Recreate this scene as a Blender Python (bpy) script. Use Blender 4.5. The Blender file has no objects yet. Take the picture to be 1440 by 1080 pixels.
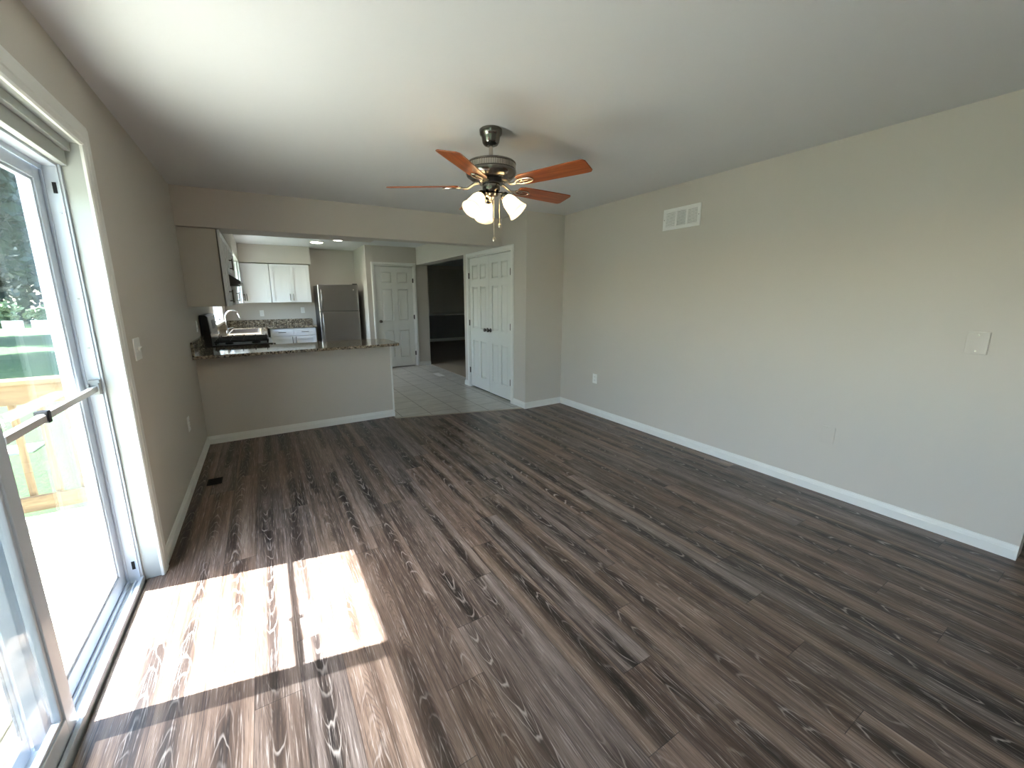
import bpy, bmesh, math, random
from mathutils import Vector, Matrix
R = math.radians
random.seed(7)
S = bpy.context.scene
COL = S.collection

# ------------------------------------------------------------------ camera
cam_d = bpy.data.cameras.new('camera'); cam = bpy.data.objects.new('camera', cam_d); COL.objects.link(cam)
X = (0.8674209, -0.4975160, -0.0076662); Y = (0.1037644, 0.1658024, 0.9806847); Z = (-0.4866353, -0.8514620, 0.1954449)
cam.matrix_world = Matrix(((X[0], Y[0], Z[0], 0.60516), (X[1], Y[1], Z[1], 0.0), (X[2], Y[2], Z[2], 1.43306), (0, 0, 0, 1)))
cam_d.sensor_fit = 'HORIZONTAL'; cam_d.sensor_width = 36.0; cam_d.lens = 556.556 / 1440 * 36.0
cam_d.shift_x = 28.53 / 1440; cam_d.shift_y = -11.06 / 1440
cam_d.clip_start = 0.02; cam_d.clip_end = 400
S.camera = cam

# ------------------------------------------------------------------ sky, sun, exposure
AZ, EL = R(10.7), R(55.7)
SUN = Vector((-math.cos(AZ) * math.cos(EL), math.sin(AZ) * math.cos(EL), math.sin(EL)))
w = bpy.data.worlds.new('sky'); S.world = w; w.use_nodes = True
nt = w.node_tree; sky = nt.nodes.new('ShaderNodeTexSky'); sky.sky_type = 'NISHITA'; sky.sun_disc = False
sky.sun_elevation = EL; sky.sun_rotation = math.atan2(SUN.x, SUN.y); sky.air_density = 1.0; sky.dust_density = 1.5
bg = nt.nodes['Background']; nt.links.new(sky.outputs[0], bg.inputs[0]); bg.inputs[1].default_value = 0.8
sl = bpy.data.lights.new('sun', 'SUN'); sl.energy = 26.0; sl.angle = R(0.6); sl.color = (0.94, 0.945, 1.0)
so = bpy.data.objects.new('sun', sl); COL.objects.link(so); so.rotation_euler = SUN.to_track_quat('Z', 'Y').to_euler(); so.location = (-6, 3, 9)
S.view_settings.view_transform = 'Standard'; S.view_settings.look = 'None'
S.view_settings.exposure = 1.65; S.view_settings.gamma = 1.0; S.view_settings.use_curve_mapping = False
S.cycles.max_bounces = 14; S.cycles.diffuse_bounces = 8; S.cycles.transparent_max_bounces = 16
S.cycles.use_denoising = True; S.cycles.sample_clamp_indirect = 8.0

# ------------------------------------------------------------------ node helpers
class G:
    """tiny expression builder for shader nodes"""
    def __init__(s, m): s.t = m.node_tree
    def n(s, typ, **kw):
        o = s.t.nodes.new(typ)
        for k, v in kw.items(): setattr(o, k, v)
        return o
    def put(s, sock, v):
        if hasattr(v, 'is_linked'): s.t.links.new(v, sock)
        else: sock.default_value = v
    def m(s, op, a, b=0.0, c=0.0, clamp=False):
        o = s.n('ShaderNodeMath', operation=op, use_clamp=clamp)
        s.put(o.inputs[0], a); s.put(o.inputs[1], b); s.put(o.inputs[2], c)
        return o.outputs[0]
    def add(s, a, b): return s.m('ADD', a, b)
    def sub(s, a, b): return s.m('SUBTRACT', a, b)
    def mul(s, a, b): return s.m('MULTIPLY', a, b)
    def vec(s, x, y, z):
        o = s.n('ShaderNodeCombineXYZ'); s.put(o.inputs[0], x); s.put(o.inputs[1], y); s.put(o.inputs[2], z); return o.outputs[0]
    def coord(s, which='Object'):
        o = s.n('ShaderNodeTexCoord').outputs[which]; p = s.n('ShaderNodeSeparateXYZ'); s.t.links.new(o, p.inputs[0])
        return o, p.outputs[0], p.outputs[1], p.outputs[2]
    def noise(s, v, scale=1.0, detail=3.0, rough=0.55, dist=0.0):
        o = s.n('ShaderNodeTexNoise'); s.put(o.inputs['Vector'], v); s.put(o.inputs['Scale'], scale)
        o.inputs['Detail'].default_value = detail; o.inputs['Roughness'].default_value = rough; o.inputs['Distortion'].default_value = dist
        return o.outputs[0]
    def ramp(s, f, stops, interp='LINEAR'):
        o = s.n('ShaderNodeValToRGB'); s.put(o.inputs[0], f); e = o.color_ramp.elements; o.color_ramp.interpolation = interp
        while len(e) < len(stops): e.new(0.5)
        for k, (p, c) in enumerate(stops): e[k].position = p; e[k].color = (*c, 1)
        return o.outputs[0]
    def smooth(s, f, lo, hi):
        o = s.n('ShaderNodeMapRange', interpolation_type='SMOOTHSTEP'); s.put(o.inputs[0], f); s.put(o.inputs[1], lo); s.put(o.inputs[2], hi)
        return o.outputs[0]
    def mix(s, f, a, b, mode='MIX'):
        o = s.n('ShaderNodeMix', data_type='RGBA', blend_type=mode); s.put(o.inputs[0], f)
        for i, v in ((6, a), (7, b)):
            if isinstance(v, tuple) and len(v) == 3: v = (*v, 1)
            s.put(o.inputs[i], v)
        return o.outputs[2]
    def bump(s, h, strength=0.2, dist=0.01):
        o = s.n('ShaderNodeBump'); o.inputs['Strength'].default_value = strength; o.inputs['Distance'].default_value = dist
        s.put(o.inputs['Height'], h); return o.outputs[0]

def srgb(r, g, b):
    f = lambda c: (c / 255 / 12.92) if c / 255 <= 0.04045 else ((c / 255 + 0.055) / 1.055) ** 2.4
    return (f(r), f(g), f(b))
def mat(name, col, rough=0.5, metal=0.0, var=0.0, vscale=6.0, bump=0.0, bscale=300.0, spec=0.5, emit=None, es=0.0):
    m = bpy.data.materials.new(name); m.use_nodes = True; g = G(m); b = m.node_tree.nodes['Principled BSDF']
    b.inputs['Roughness'].default_value = rough; b.inputs['Metallic'].default_value = metal; b.inputs['Specular IOR Level'].default_value = spec
    c, x, y, z = g.coord()
    n = g.noise(c, vscale, 3)
    lo = tuple(k * (1 - var) for k in col); hi = tuple(min(1, k * (1 + var)) for k in col)
    g.put(b.inputs['Base Color'], g.mix(n, lo, hi))
    if bump: g.put(b.inputs['Normal'], g.bump(g.noise(c, bscale, 2), bump, 0.002))
    if emit: b.inputs['Emission Color'].default_value = (*emit, 1); b.inputs['Emission Strength'].default_value = es
    return m

# ------------------------------------------------------------------ materials
WALL = srgb(205, 199, 189)
M = {}
M['wall'] = mat('greige_wall_paint', WALL, 0.55, var=0.015, vscale=1.5, bump=0.06, bscale=220, spec=0.3)
M['ceiling'] = mat('white_ceiling_paint', srgb(217, 218, 218), 0.6, var=0.01, bump=0.05, bscale=180, spec=0.3)
M['trim'] = mat('white_trim_paint', srgb(232, 232, 226), 0.35, var=0.01)
M['jamb'] = mat('greyed_white_jamb_paint', srgb(180, 184, 179), 0.4, var=0.01)  # white paint, greyed to hold down the strong daylight on it
M['vinyl'] = mat('white_vinyl', srgb(200, 208, 218), 0.3, var=0.01)  # plain white vinyl; the grey-blue of shade is mixed into its colour
M['door'] = mat('white_door_paint', srgb(226, 228, 222), 0.4, var=0.012, bump=0.05, bscale=90)
M['cab'] = mat('white_cabinet_paint', srgb(236, 238, 238), 0.3, var=0.01)
M['cabside'] = mat('cabinet_side_panel', srgb(196, 192, 180), 0.45, var=0.02)
M['plate'] = mat('white_plastic_plate', srgb(240, 240, 236), 0.35)
M['plate_paint'] = mat('painted_over_plate', tuple(c * 0.98 for c in WALL), 0.5)
M['black'] = mat('black_enamel', (0.006, 0.006, 0.007), 0.3, var=0.1)
M['iron'] = mat('cast_iron_grate', (0.008, 0.008, 0.008), 0.6, var=0.2, bump=0.2)
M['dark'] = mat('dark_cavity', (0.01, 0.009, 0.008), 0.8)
M['steel'] = mat('stainless_steel', (0.33, 0.31, 0.295), 0.30, 1.0, var=0.04, vscale=3)
M['chrome'] = mat('polished_chrome', (0.8, 0.8, 0.8), 0.08, 1.0)
M['nickel'] = mat('dark_brushed_nickel', (0.20, 0.185, 0.165), 0.22, 1.0, var=0.1, vscale=20)
M['nickel_l'] = mat('bright_brushed_nickel', (0.52, 0.48, 0.42), 0.25, 1.0, var=0.05)
M['bronze'] = mat('antique_nickel_hardware', (0.10, 0.09, 0.08), 0.3, 1.0, var=0.1)
M['alu'] = mat('white_enamelled_bar', srgb(214, 214, 212), 0.25, var=0.01)
M['concrete'] = mat('pale_concrete', srgb(150, 148, 142), 0.9, var=0.08, vscale=2)
M['bark'] = mat('tree_bark', srgb(50, 42, 44), 0.9, var=0.3, vscale=5, bump=0.5, bscale=8)
M['leaf'] = mat('dark_green_leaf', srgb(26, 46, 36), 0.55, var=0.45, vscale=1.2)
M['hedge'] = mat('dull_green_shrub', srgb(98, 116, 84), 0.7, var=0.4, vscale=2)
M['siding'] = mat('pale_house_siding', srgb(214, 214, 208), 0.7, var=0.02)

def m_floor():
    m = bpy.data.materials.new('cerused_oak_laminate'); m.use_nodes = True; g = G(m); b = m.node_tree.nodes['Principled BSDF']
    co, x, y, z = g.coord()
    wd, L = 0.155, 1.24
    xs = g.m('DIVIDE', g.add(x, 0.03), wd); col = g.m('FLOOR', xs); fx = g.sub(g.m('FRACT', xs), 0.5)
    xl = g.mul(fx, wd)
    yo = g.sub(g.sub(y, 1.138), g.mul(g.sub(col, 7.0), 0.24)); ys = g.m('DIVIDE', yo, L); row = g.m('FLOOR', ys)
    fy = g.mul(g.m('FRACT', ys), L)
    wn = g.n('ShaderNodeTexWhiteNoise', noise_dimensions='2D'); g.put(wn.inputs['Vector'], g.vec(col, row, 0.0))
    sp = g.n('ShaderNodeSeparateXYZ'); m.node_tree.links.new(wn.outputs['Color'], sp.inputs[0]); r1, r2, r3 = sp.outputs
    # cathedral rings: parabolas along the plank, wandering a little
    wander = g.noise(g.vec(g.mul(r1, 90.0), g.mul(fy, 1.6), g.mul(r2, 70.0)), 1.0, 2)
    xc = g.add(g.add(xl, g.mul(g.sub(r1, 0.5), 0.07)), g.mul(g.sub(wander, 0.5), 0.06))
    dis = g.noise(g.vec(g.add(g.mul(xl, 20.0), g.mul(r1, 50.0)), g.add(g.mul(fy, 4.0), g.mul(r2, 40.0)), 0.0), 1.0, 2, 0.5)
    sgn = g.sub(g.mul(g.m('GREATER_THAN', r3, 0.5), 2.0), 1.0)
    s_ = g.add(g.add(g.mul(g.mul(xc, xc), 95.0), g.mul(g.mul(fy, sgn), 0.75)), g.mul(dis, 0.20))
    ring = g.m('FRACT', g.m('DIVIDE', s_, 0.085))
    l1 = g.sub(1.0, g.smooth(ring, 0.0, 0.16))
    l2 = g.smooth(ring, 0.90, 1.0)
    line = g.m('MAXIMUM', l1, l2)
    fade = g.noise(g.vec(g.mul(x, 14.0), g.mul(y, 3.5), g.mul(r2, 9.0)), 1.0, 3)
    cw = g.noise(g.vec(g.mul(r2, 55.0), g.mul(fy, 1.5), g.mul(r1, 33.0)), 1.0, 2)
    core = g.sub(1.0, g.smooth(g.m('ABSOLUTE', xc), 0.004, g.add(0.018, g.mul(cw, 0.052))))
    core = g.mul(core, g.smooth(cw, 0.36, 0.56))
    line = g.mul(g.mul(line, g.smooth(fade, 0.36, 0.62)), g.add(0.10, g.mul(core, 0.9)))
    # finer rings that stay visible as brown lines in the pale wood
    ring2 = g.m('ABSOLUTE', g.sub(g.m('FRACT', g.m('DIVIDE', s_, 0.030)), 0.5))
    l3 = g.mul(g.sub(1.0, g.smooth(ring2, 0.05, 0.28)), g.smooth(fade, 0.62, 0.38))
    # wide dark and light bands running with the grain
    band = g.noise(g.vec(g.add(g.mul(xl, 16.0), g.mul(r1, 80.0)), g.add(g.mul(y, 0.35), g.mul(r2, 60.0)), g.mul(r3, 30.0)), 1.0, 2, 0.5)
    p1 = g.noise(g.vec(g.mul(x, 210.0), g.mul(y, 7.0), r1), 1.0, 3, 0.65)
    p2 = g.noise(g.vec(g.mul(x, 120.0), g.mul(y, 4.0), r2), 1.0, 3, 0.65)
    tone = g.add(g.mul(g.sub(band, 0.5), 1.35), g.mul(g.sub(r2, 0.5), 0.16))
    tone = g.add(tone, g.mul(g.sub(p2, 0.5), 0.75)); tone = g.sub(tone, g.mul(core, 0.42)); tone = g.add(tone, 0.60)
    base = g.ramp(tone, [(0.12, srgb(42, 33, 28)), (0.37, srgb(80, 65, 55)), (0.62, srgb(116, 99, 88)), (0.92, srgb(148, 131, 118))])
    hue = g.ramp(r3, [(0.0, (0.90, 0.96, 1.06)), (0.35, (0.98, 0.98, 1.0)), (0.65, (1.07, 0.98, 0.93)), (1.0, (1.02, 0.97, 0.90))]); base = g.mix(1.0, base, hue, 'MULTIPLY')
    pore = g.smooth(p1, 0.55, 0.70)
    c1 = g.mix(g.mul(pore, 0.58), base, srgb(190, 178, 170))
    dpore = g.sub(1.0, g.smooth(p1, 0.30, 0.45)); c1 = g.mix(g.mul(dpore, 0.68), c1, srgb(46, 36, 33))
    c1 = g.mix(g.mul(l3, 0.42), c1, srgb(58, 46, 41))
    c2 = g.mix(g.mul(line, 0.62), c1, srgb(196, 184, 175))
    seam = g.m('MAXIMUM', g.m('GREATER_THAN', g.m('ABSOLUTE', fx), 0.4925), g.m('LESS_THAN', fy, 0.0025))
    c3 = g.mix(g.mul(seam, 0.65), c2, srgb(30, 24, 22))
    g.put(b.inputs['Base Color'], c3)
    g.put(b.inputs['Roughness'], g.add(0.31, g.mul(p2, 0.16)))
    b.inputs['Specular IOR Level'].default_value = 0.55
    g.put(b.inputs['Normal'], g.bump(g.sub(g.mul(p1, 0.5), g.mul(seam, 2.0)), 0.10, 0.0015))
    return m
M['floor'] = m_floor()

def m_tile():
    m = bpy.data.materials.new('grey_ceramic_tile'); m.use_nodes = True; g = G(m); b = m.node_tree.nodes['Principled BSDF']
    co, x, y, z = g.coord()
    xs = g.m('DIVIDE', g.sub(x, 2.32), 0.35); ys = g.m('DIVIDE', g.sub(y, 4.62), 0.327)
    fx = g.m('ABSOLUTE', g.sub(g.m('FRACT', xs), 0.5)); fy = g.m('ABSOLUTE', g.sub(g.m('FRACT', ys), 0.5))
    gr = g.m('GREATER_THAN', g.m('MAXIMUM', fx, fy), 0.489)
    wn = g.n('ShaderNodeTexWhiteNoise', noise_dimensions='2D'); g.put(wn.inputs['Vector'], g.vec(g.m('FLOOR', xs), g.m('FLOOR', ys), 0.0))
    n = g.noise(g.vec(g.mul(x, 6.0), g.mul(y, 14.0), wn.outputs[0]), 1.0, 4)
    base = g.ramp(n, [(0.3, srgb(178, 175, 168)), (0.7, srgb(200, 197, 190))])
    base = g.mix(g.mul(wn.outputs[0], 0.15), base, srgb(160, 157, 150))
    g.put(b.inputs['Base Color'], g.mix(g.mul(gr, 0.75), base, srgb(104, 99, 94)))
    g.put(b.inputs['Roughness'], g.add(0.3, g.mul(gr, 0.5)))
    g.put(b.inputs['Normal'], g.bump(g.mul(gr, -1.0), 0.3, 0.002))
    return m
M['tile'] = m_tile()

def m_granite():
    m = bpy.data.materials.new('speckled_granite'); m.use_nodes = True; g = G(m); b = m.node_tree.nodes['Principled BSDF']
    co, x, y, z = g.coord()
    n1 = g.noise(co, 42, 3, 0.75); n2 = g.noise(co, 70, 3, 0.6); n3 = g.noise(co, 16, 3)
    c = g.ramp(n1, [(0.30, srgb(40, 34, 30)), (0.42, srgb(96, 84, 70)), (0.52, srgb(166, 150, 126)), (0.66, srgb(206, 196, 178))])
    c = g.mix(g.smooth(n2, 0.54, 0.60), c, srgb(28, 25, 24))
    c = g.mix(g.mul(g.smooth(n3, 0.5, 0.65), 0.5), c, srgb(120, 108, 94))
    g.put(b.inputs['Base Color'], c); b.inputs['Roughness'].default_value = 0.07; b.inputs['Specular IOR Level'].default_value = 0.6
    return m
M['granite'] = m_granite()

def m_wood(name, c0, c1, c2, ax=0, fine=60.0, rough=0.4, lenscale=3.0, planks=None):
    m = bpy.data.materials.new(name); m.use_nodes = True; g = G(m); b = m.node_tree.nodes['Principled BSDF']
    co, x, y, z = g.coord(); a = [x, y, z]
    k = [fine] * 3; k[ax] = lenscale
    off = 0.0
    if planks:
        wn = g.n('ShaderNodeTexWhiteNoise', noise_dimensions='1D'); g.put(wn.inputs['W'], g.m('FLOOR', g.m('DIVIDE', g.add(a[planks[0]], planks[2]), planks[1])))
        off = g.mul(wn.outputs[0], 40.0)
    n = g.noise(g.vec(g.add(g.mul(x, k[0]), off), g.mul(y, k[1]), g.add(g.mul(z, k[2]), off)), 1.0, 4, 0.6, 0.6)
    c = g.ramp(n, [(0.28, c0), (0.5, c1), (0.72, c2)])
    if planks: c = g.mix(g.mul(wn.outputs[0], 0.75), c, c2)
    g.put(b.inputs['Base Color'], c); b.inputs['Roughness'].default_value = rough
    g.put(b.inputs['Normal'], g.bump(n, 0.08, 0.002))
    return m
M['blade'] = m_wood('cherry_fan_blade', srgb(112, 50, 20), srgb(150, 76, 34), srgb(176, 98, 50), 0, 45, 0.35)
M['deck'] = m_wood('pressure_treated_deck', srgb(112, 108, 80), srgb(188, 183, 158), srgb(224, 221, 209), 1, 22, 0.75, 1.4, planks=(0, 0.151, 0.594))
M['rail'] = m_wood('pressure_treated_rail', srgb(74, 58, 36), srgb(98, 80, 54), srgb(120, 102, 74), 0, 30, 0.75, 2.5)
M['baluster'] = m_wood('pressure_treated_baluster', srgb(74, 58, 36), srgb(98, 80, 54), srgb(120, 102, 74), 2, 40, 0.75, 2.5)

def m_glass(name, tint=(0.93, 0.96, 0.95), refl=1.0):
    m = bpy.data.materials.new(name); m.use_nodes = True; g = G(m); t = m.node_tree
    for n in list(t.nodes):
        if n.type == 'BSDF_PRINCIPLED': t.nodes.remove(n)
    tr = g.n('ShaderNodeBsdfTransparent'); tr.inputs[0].default_value = (*tint, 1)
    gl = g.n('ShaderNodeBsdfGlossy'); gl.inputs['Roughness'].default_value = 0.0; gl.inputs[0].default_value = (0.95, 1, 1, 1)
    ge = g.n('ShaderNodeNewGeometry'); fr = g.n('ShaderNodeFresnel'); g.put(fr.inputs[0], g.sub(1.5, g.mul(ge.outputs['Backfacing'], 1.5 - 1 / 1.5)))
    mx = g.n('ShaderNodeMixShader'); g.put(mx.inputs[0], g.mul(fr.outputs[0], refl)); t.links.new(tr.outputs[0], mx.inputs[1]); t.links.new(gl.outputs[0], mx.inputs[2])
    t.links.new(mx.outputs[0], t.nodes['Material Output'].inputs[0])
    return m
M['glass'] = m_glass('clear_window_glass', refl=0.62)

def m_sheer(name, col, opac, wrinkle=0.0):
    """mesh or film that lets part of the light through"""
    m = bpy.data.materials.new(name); m.use_nodes = True; g = G(m); t = m.node_tree; p = t.nodes['Principled BSDF']
    co, x, y, z = g.coord()
    p.inputs['Base Color'].default_value = (*col, 1); p.inputs['Roughness'].default_value = 0.5
    tr = g.n('ShaderNodeBsdfTransparent'); mx = g.n('ShaderNodeMixShader')
    fac = opac
    if wrinkle:
        n = g.noise(co, 9.0, 4, 0.6, 1.5); fac = g.add(opac - wrinkle / 2, g.mul(n, wrinkle)); g.put(p.inputs['Normal'], g.bump(n, 0.8, 0.02))
    g.put(mx.inputs[0], fac); t.links.new(tr.outputs[0], mx.inputs[1]); t.links.new(p.outputs[0], mx.inputs[2])
    t.links.new(mx.outputs[0], t.nodes['Material Output'].inputs[0])
    return m
M['screen'] = m_sheer('grey_insect_mesh', srgb(48, 56, 64), 0.62)

def m_lawn():
    m = bpy.data.materials.new('mown_grass'); m.use_nodes = True; g = G(m); b = m.node_tree.nodes['Principled BSDF']
    co, x, y, z = g.coord()
    n = g.noise(co, 14.0, 6, 0.75); n2 = g.noise(co, 0.5, 3)
    c = g.ramp(n, [(0.3, srgb(10, 30, 3)), (0.5, srgb(28, 62, 7)), (0.7, srgb(58, 94, 18))])
    c = g.mix(g.mul(n2, 0.35), c, srgb(38, 66, 12))
    g.put(b.inputs['Base Color'], c); b.inputs['Roughness'].default_value = 0.9
    g.put(b.inputs['Normal'], g.bump(n, 0.9, 0.05))
    return m
M['lawn'] = m_lawn()
def m_carpet():
    m = mat('beige_carpet', srgb(150, 138, 122), 0.95, var=0.15, vscale=60, bump=0.6, bscale=400, spec=0.1); return m
M['carpet'] = m_carpet()
M['dining_low'] = mat('lower_wall_lit_tone', srgb(140, 140, 136), 0.55)  # grey stands in for the different light on the lower wall
def m_shade():
    m = mat('lit_frosted_glass', (0.92, 0.88, 0.8), 0.35, emit=(1.0, 0.84, 0.6), es=0.10); t = m.node_tree; g = G(m)
    tl = g.n('ShaderNodeBsdfTranslucent'); tl.inputs[0].default_value = (.95, .88, .75, 1); mx = g.n('ShaderNodeMixShader'); mx.inputs[0].default_value = .55
    t.links.new(t.nodes['Principled BSDF'].outputs[0], mx.inputs[1]); t.links.new(tl.outputs[0], mx.inputs[2]); t.links.new(mx.outputs[0], t.nodes['Material Output'].inputs[0]); return m
M['shade'] = m_shade()
M['bulb'] = mat('lit_bulb', (1, .95, .85), .4, emit=(1, .86, .64), es=20)
M['led'] = mat('lit_light_diffuser', (0.9, 0.9, 0.85), 0.4, emit=(1.0, 0.93, 0.8), es=14.0)

# ------------------------------------------------------------------ mesh helpers
ORG = {}
class MB:
    def __init__(s): s.bm = bmesh.new(); s.T = Matrix.Identity(4)
    def v(s, p): return s.bm.verts.new(s.T @ Vector(p))
    def box(s, x0, x1, y0, y1, z0, z1):
        q = [s.v((x, y, z)) for z in (z0, z1) for y in (y0, y1) for x in (x0, x1)]
        for f in ((0, 2, 3, 1), (4, 5, 7, 6), (0, 1, 5, 4), (2, 6, 7, 3), (0, 4, 6, 2), (1, 3, 7, 5)): s.bm.faces.new([q[i] for i in f])
        return s
    def prism(s, pts, a0, a1, axis='z'):
        """polygon extruded along an axis; pts are the two other coordinates in x,y,z order"""
        def P(p, a): return {'z': (p[0], p[1], a), 'y': (p[0], a, p[1]), 'x': (a, p[0], p[1])}[axis]
        lo = [s.v(P(p, a0)) for p in pts]; hi = [s.v(P(p, a1)) for p in pts]; n = len(pts)
        s.bm.faces.new(lo); s.bm.faces.new(hi[::-1])
        for i in range(n): s.bm.faces.new((lo[i], hi[i], hi[(i + 1) % n], lo[(i + 1) % n]))
        return s
    def lathe(s, prof, c=(0, 0, 0), axis=(0, 0, 1), seg=32, cap=True):
        """profile of (radius, height) turned about an axis through c"""
        q = Vector(axis).normalized().to_track_quat('Z', 'Y').to_matrix(); c = Vector(c); rings = []
        for r, h in prof:
            rings.append([s.v(c + q @ Vector((max(r, 1e-4) * math.cos(2 * math.pi * k / seg), max(r, 1e-4) * math.sin(2 * math.pi * k / seg), h))) for k in range(seg)])
        for a, b in zip(rings, rings[1:]):
            for k in range(seg): s.bm.faces.new((a[k], a[(k + 1) % seg], b[(k + 1) % seg], b[k]))
        if cap: s.bm.faces.new(rings[0][::-1]); s.bm.faces.new(rings[-1])
        return s
    def cyl(s, p0, p1, r, seg=16, r1=None):
        d = Vector(p1) - Vector(p0); return s.lathe([(r, 0), (r1 if r1 is not None else r, d.length)], p0, d, seg)
    def tube(s, pts, r, seg=10, closed=False):
        pts = [Vector(p) for p in pts]; n = len(pts); rings = []; up = None
        for i, p in enumerate(pts):
            a = pts[(i - 1) % n] if (closed or i) else p; b = pts[(i + 1) % n] if (closed or i < n - 1) else p
            t = (b - a).normalized()
            if up is None: up = t.orthogonal().normalized()
            up = (up - t * up.dot(t)).normalized(); sd = t.cross(up); rr = r[i] if isinstance(r, (list, tuple)) else r
            rings.append([s.v(p + (up * math.cos(2 * math.pi * k / seg) + sd * math.sin(2 * math.pi * k / seg)) * rr) for k in range(seg)])
        m = n if closed else n - 1
        for i in range(m):
            a, b = rings[i], rings[(i + 1) % n]
            for k in range(seg): s.bm.faces.new((a[k], a[(k + 1) % seg], b[(k + 1) % seg], b[k]))
        if not closed: s.bm.faces.new(rings[0][::-1]); s.bm.faces.new(rings[-1])
        return s
    def ball(s, c, r, seg=12):
        return s.lathe([(r * math.sin(math.pi * k / 8), -r * math.cos(math.pi * k / 8)) for k in range(9)], c, (0, 0, 1), seg)
    def build(s, name, m, parent=None, bevel=0.0, smooth=False, local=False, org=None, seg=2):
        bmesh.ops.recalc_face_normals(s.bm, faces=s.bm.faces[:])
        if local: off = Vector()
        elif parent is not None: off = ORG[parent.name]
        elif org is not None: off = Vector(org)
        else:
            xs = [v.co for v in s.bm.verts]; off = Vector(((min(p.x for p in xs) + max(p.x for p in xs)) / 2, (min(p.y for p in xs) + max(p.y for p in xs)) / 2, min(p.z for p in xs)))
        bmesh.ops.translate(s.bm, verts=s.bm.verts[:], vec=-off)
        me = bpy.data.meshes.new(name); s.bm.to_mesh(me); s.bm.free()
        me.materials.append(M[m] if isinstance(m, str) else m)
        if smooth:
            for p in me.polygons: p.use_smooth = True
        o = bpy.data.objects.new(name, me); COL.objects.link(o)
        if parent is not None: o.parent = parent; ORG[o.name] = ORG[parent.name]
        else: o.location = off; ORG[o.name] = off
        if smooth:
            e = o.modifiers.new('edges', 'EDGE_SPLIT'); e.split_angle = R(38)
        if bevel: b = o.modifiers.new('bevel', 'BEVEL'); b.width = bevel; b.segments = seg; b.limit_method = 'ANGLE'
        return o

def tag(o, label, cat, group=None, kind=None):
    o['label'] = label; o['category'] = cat
    if group: o['group'] = group
    if kind: o['kind'] = kind
    return o
def thing(name, loc, label, cat, group=None, kind=None):
    o = bpy.data.objects.new(name, None); COL.objects.link(o); o.location = loc; o.empty_display_size = 0.1
    ORG[o.name] = Vector(loc); return tag(o, label, cat, group, kind)
def struct(mb, name, m, label, cat='wall', **kw):
    o = mb.build(name, m, org=(0, 0, 0), **kw); return tag(o, label, cat, kind='structure')

# ------------------------------------------------------------------ dimensions
H, W, D, DS, WC = 2.44, 4.046, 4.703, 4.125, 3.462
YK, YP, YF = 9.2, 8.10, 12.35
YB = -2.3

# ------------------------------------------------------------------ floors
mb = MB(); mb.prism([(-0.06, YB - .1), (5.7, YB - .1), (5.7, 1.0), (W + .06, 1.0), (W + .06, 4.2), (3.45, 4.16), (3.446, 4.158), (1.886, 4.592), (1.886, 4.76), (-0.06, 4.76)], -0.04, 0)
struct(mb, 'floor', 'floor', 'dark limed oak plank floor of the empty room', 'floor')
mb = MB(); mb.prism([(0, 4.76), (1.886, 4.76), (1.886, 4.60), (3.446, 4.166), (3.5, 4.166), (3.5, 5.6), (3.70, 5.6), (3.70, YK + .1), (0, YK + .1)], -0.04, -0.001)
struct(mb, 'floor_tile', 'tile', 'grey square tile floor of the kitchen', 'floor')
mb = MB(); mb.box(3.70, 7.6, 4.3, YF + .1, -0.04, -0.001)
struct(mb, 'floor_carpet', 'carpet', 'dim beige carpet beyond the wide opening', 'floor')
mb = MB(); d = Vector((1.56, -0.434, 0)).normalized(); mb.T = Matrix.Translation((1.886, 4.592, 0)) @ Matrix.Rotation(math.atan2(d.y, d.x), 4, 'Z')
mb.box(0.0, 1.612, -0.014, 0.016, -0.005, 0.005)
struct(mb, 'trim_1', mat('tan_transition_strip', srgb(176, 166, 150), 0.4), 'thin tan transition strip between plank floor and tile', 'strip', bevel=0.002)
mb = MB(); mb.box(3.69, 3.715, 5.88, 8.1, -0.01, 0.004)
struct(mb, 'trim_2', mat('beige_carpet_strip', srgb(170, 160, 145), 0.5), 'thin strip between tile and carpet', 'strip')

# ------------------------------------------------------------------ ceiling, walls
mb = MB(); mb.box(-0.2, 7.7, YB - .12, YF + .12, H, H + .1)
struct(mb, 'ceiling', 'ceiling', 'flat white ceiling', 'ceiling')
DY0, DY1, DZ = 0.61, 2.52, 2.125     # rough opening of the sliding door
KW0, KW1, KZ0, KZ1 = 7.0, 8.50, 1.07, 2.02   # kitchen window
mb = MB(); x0, x1 = -0.18, 0.0
LW0, LW1, LZ0, LZ1 = -1.30, .05, .95, 2.08      # unseen window added beside the camera for fill light
mb.box(x0, x1, YB, LW0, -.3, H); mb.box(x0, x1, LW1, DY0, -.3, H); mb.box(x0, x1, LW0, LW1, -.3, LZ0); mb.box(x0, x1, LW0, LW1, LZ1, H); mb.box(x0, x1, DY0, DY1, DZ, H); mb.box(x0, x1, DY1, KW0, -.3, H); mb.box(x0, x1, DY0, DY1, -.3, -.04)
mb.box(x0, x1, KW0, KW1, -.3, KZ0); mb.box(x0, x1, KW0, KW1, KZ1, H); mb.box(x0, x1, KW1, YK + .12, -.3, H)
struct(mb, 'wall_left', 'wall', 'greige wall holding the sliding glass door')
mb = MB(); mb.box(W, W + .12, 0.25, DS + .1, -.05, H); struct(mb, 'wall_right', 'wall', 'long bare greige wall on the right')
mb = MB(); mb.box(WC, W, DS, DS + .11, -.05, H); struct(mb, 'wall_stub', 'wall', 'short greige wall beside the closet corner')
mb = MB()   # closet wall with the double door and the wide opening
CL0, CL1, CZ = 4.465, 5.705, 2.04
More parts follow.
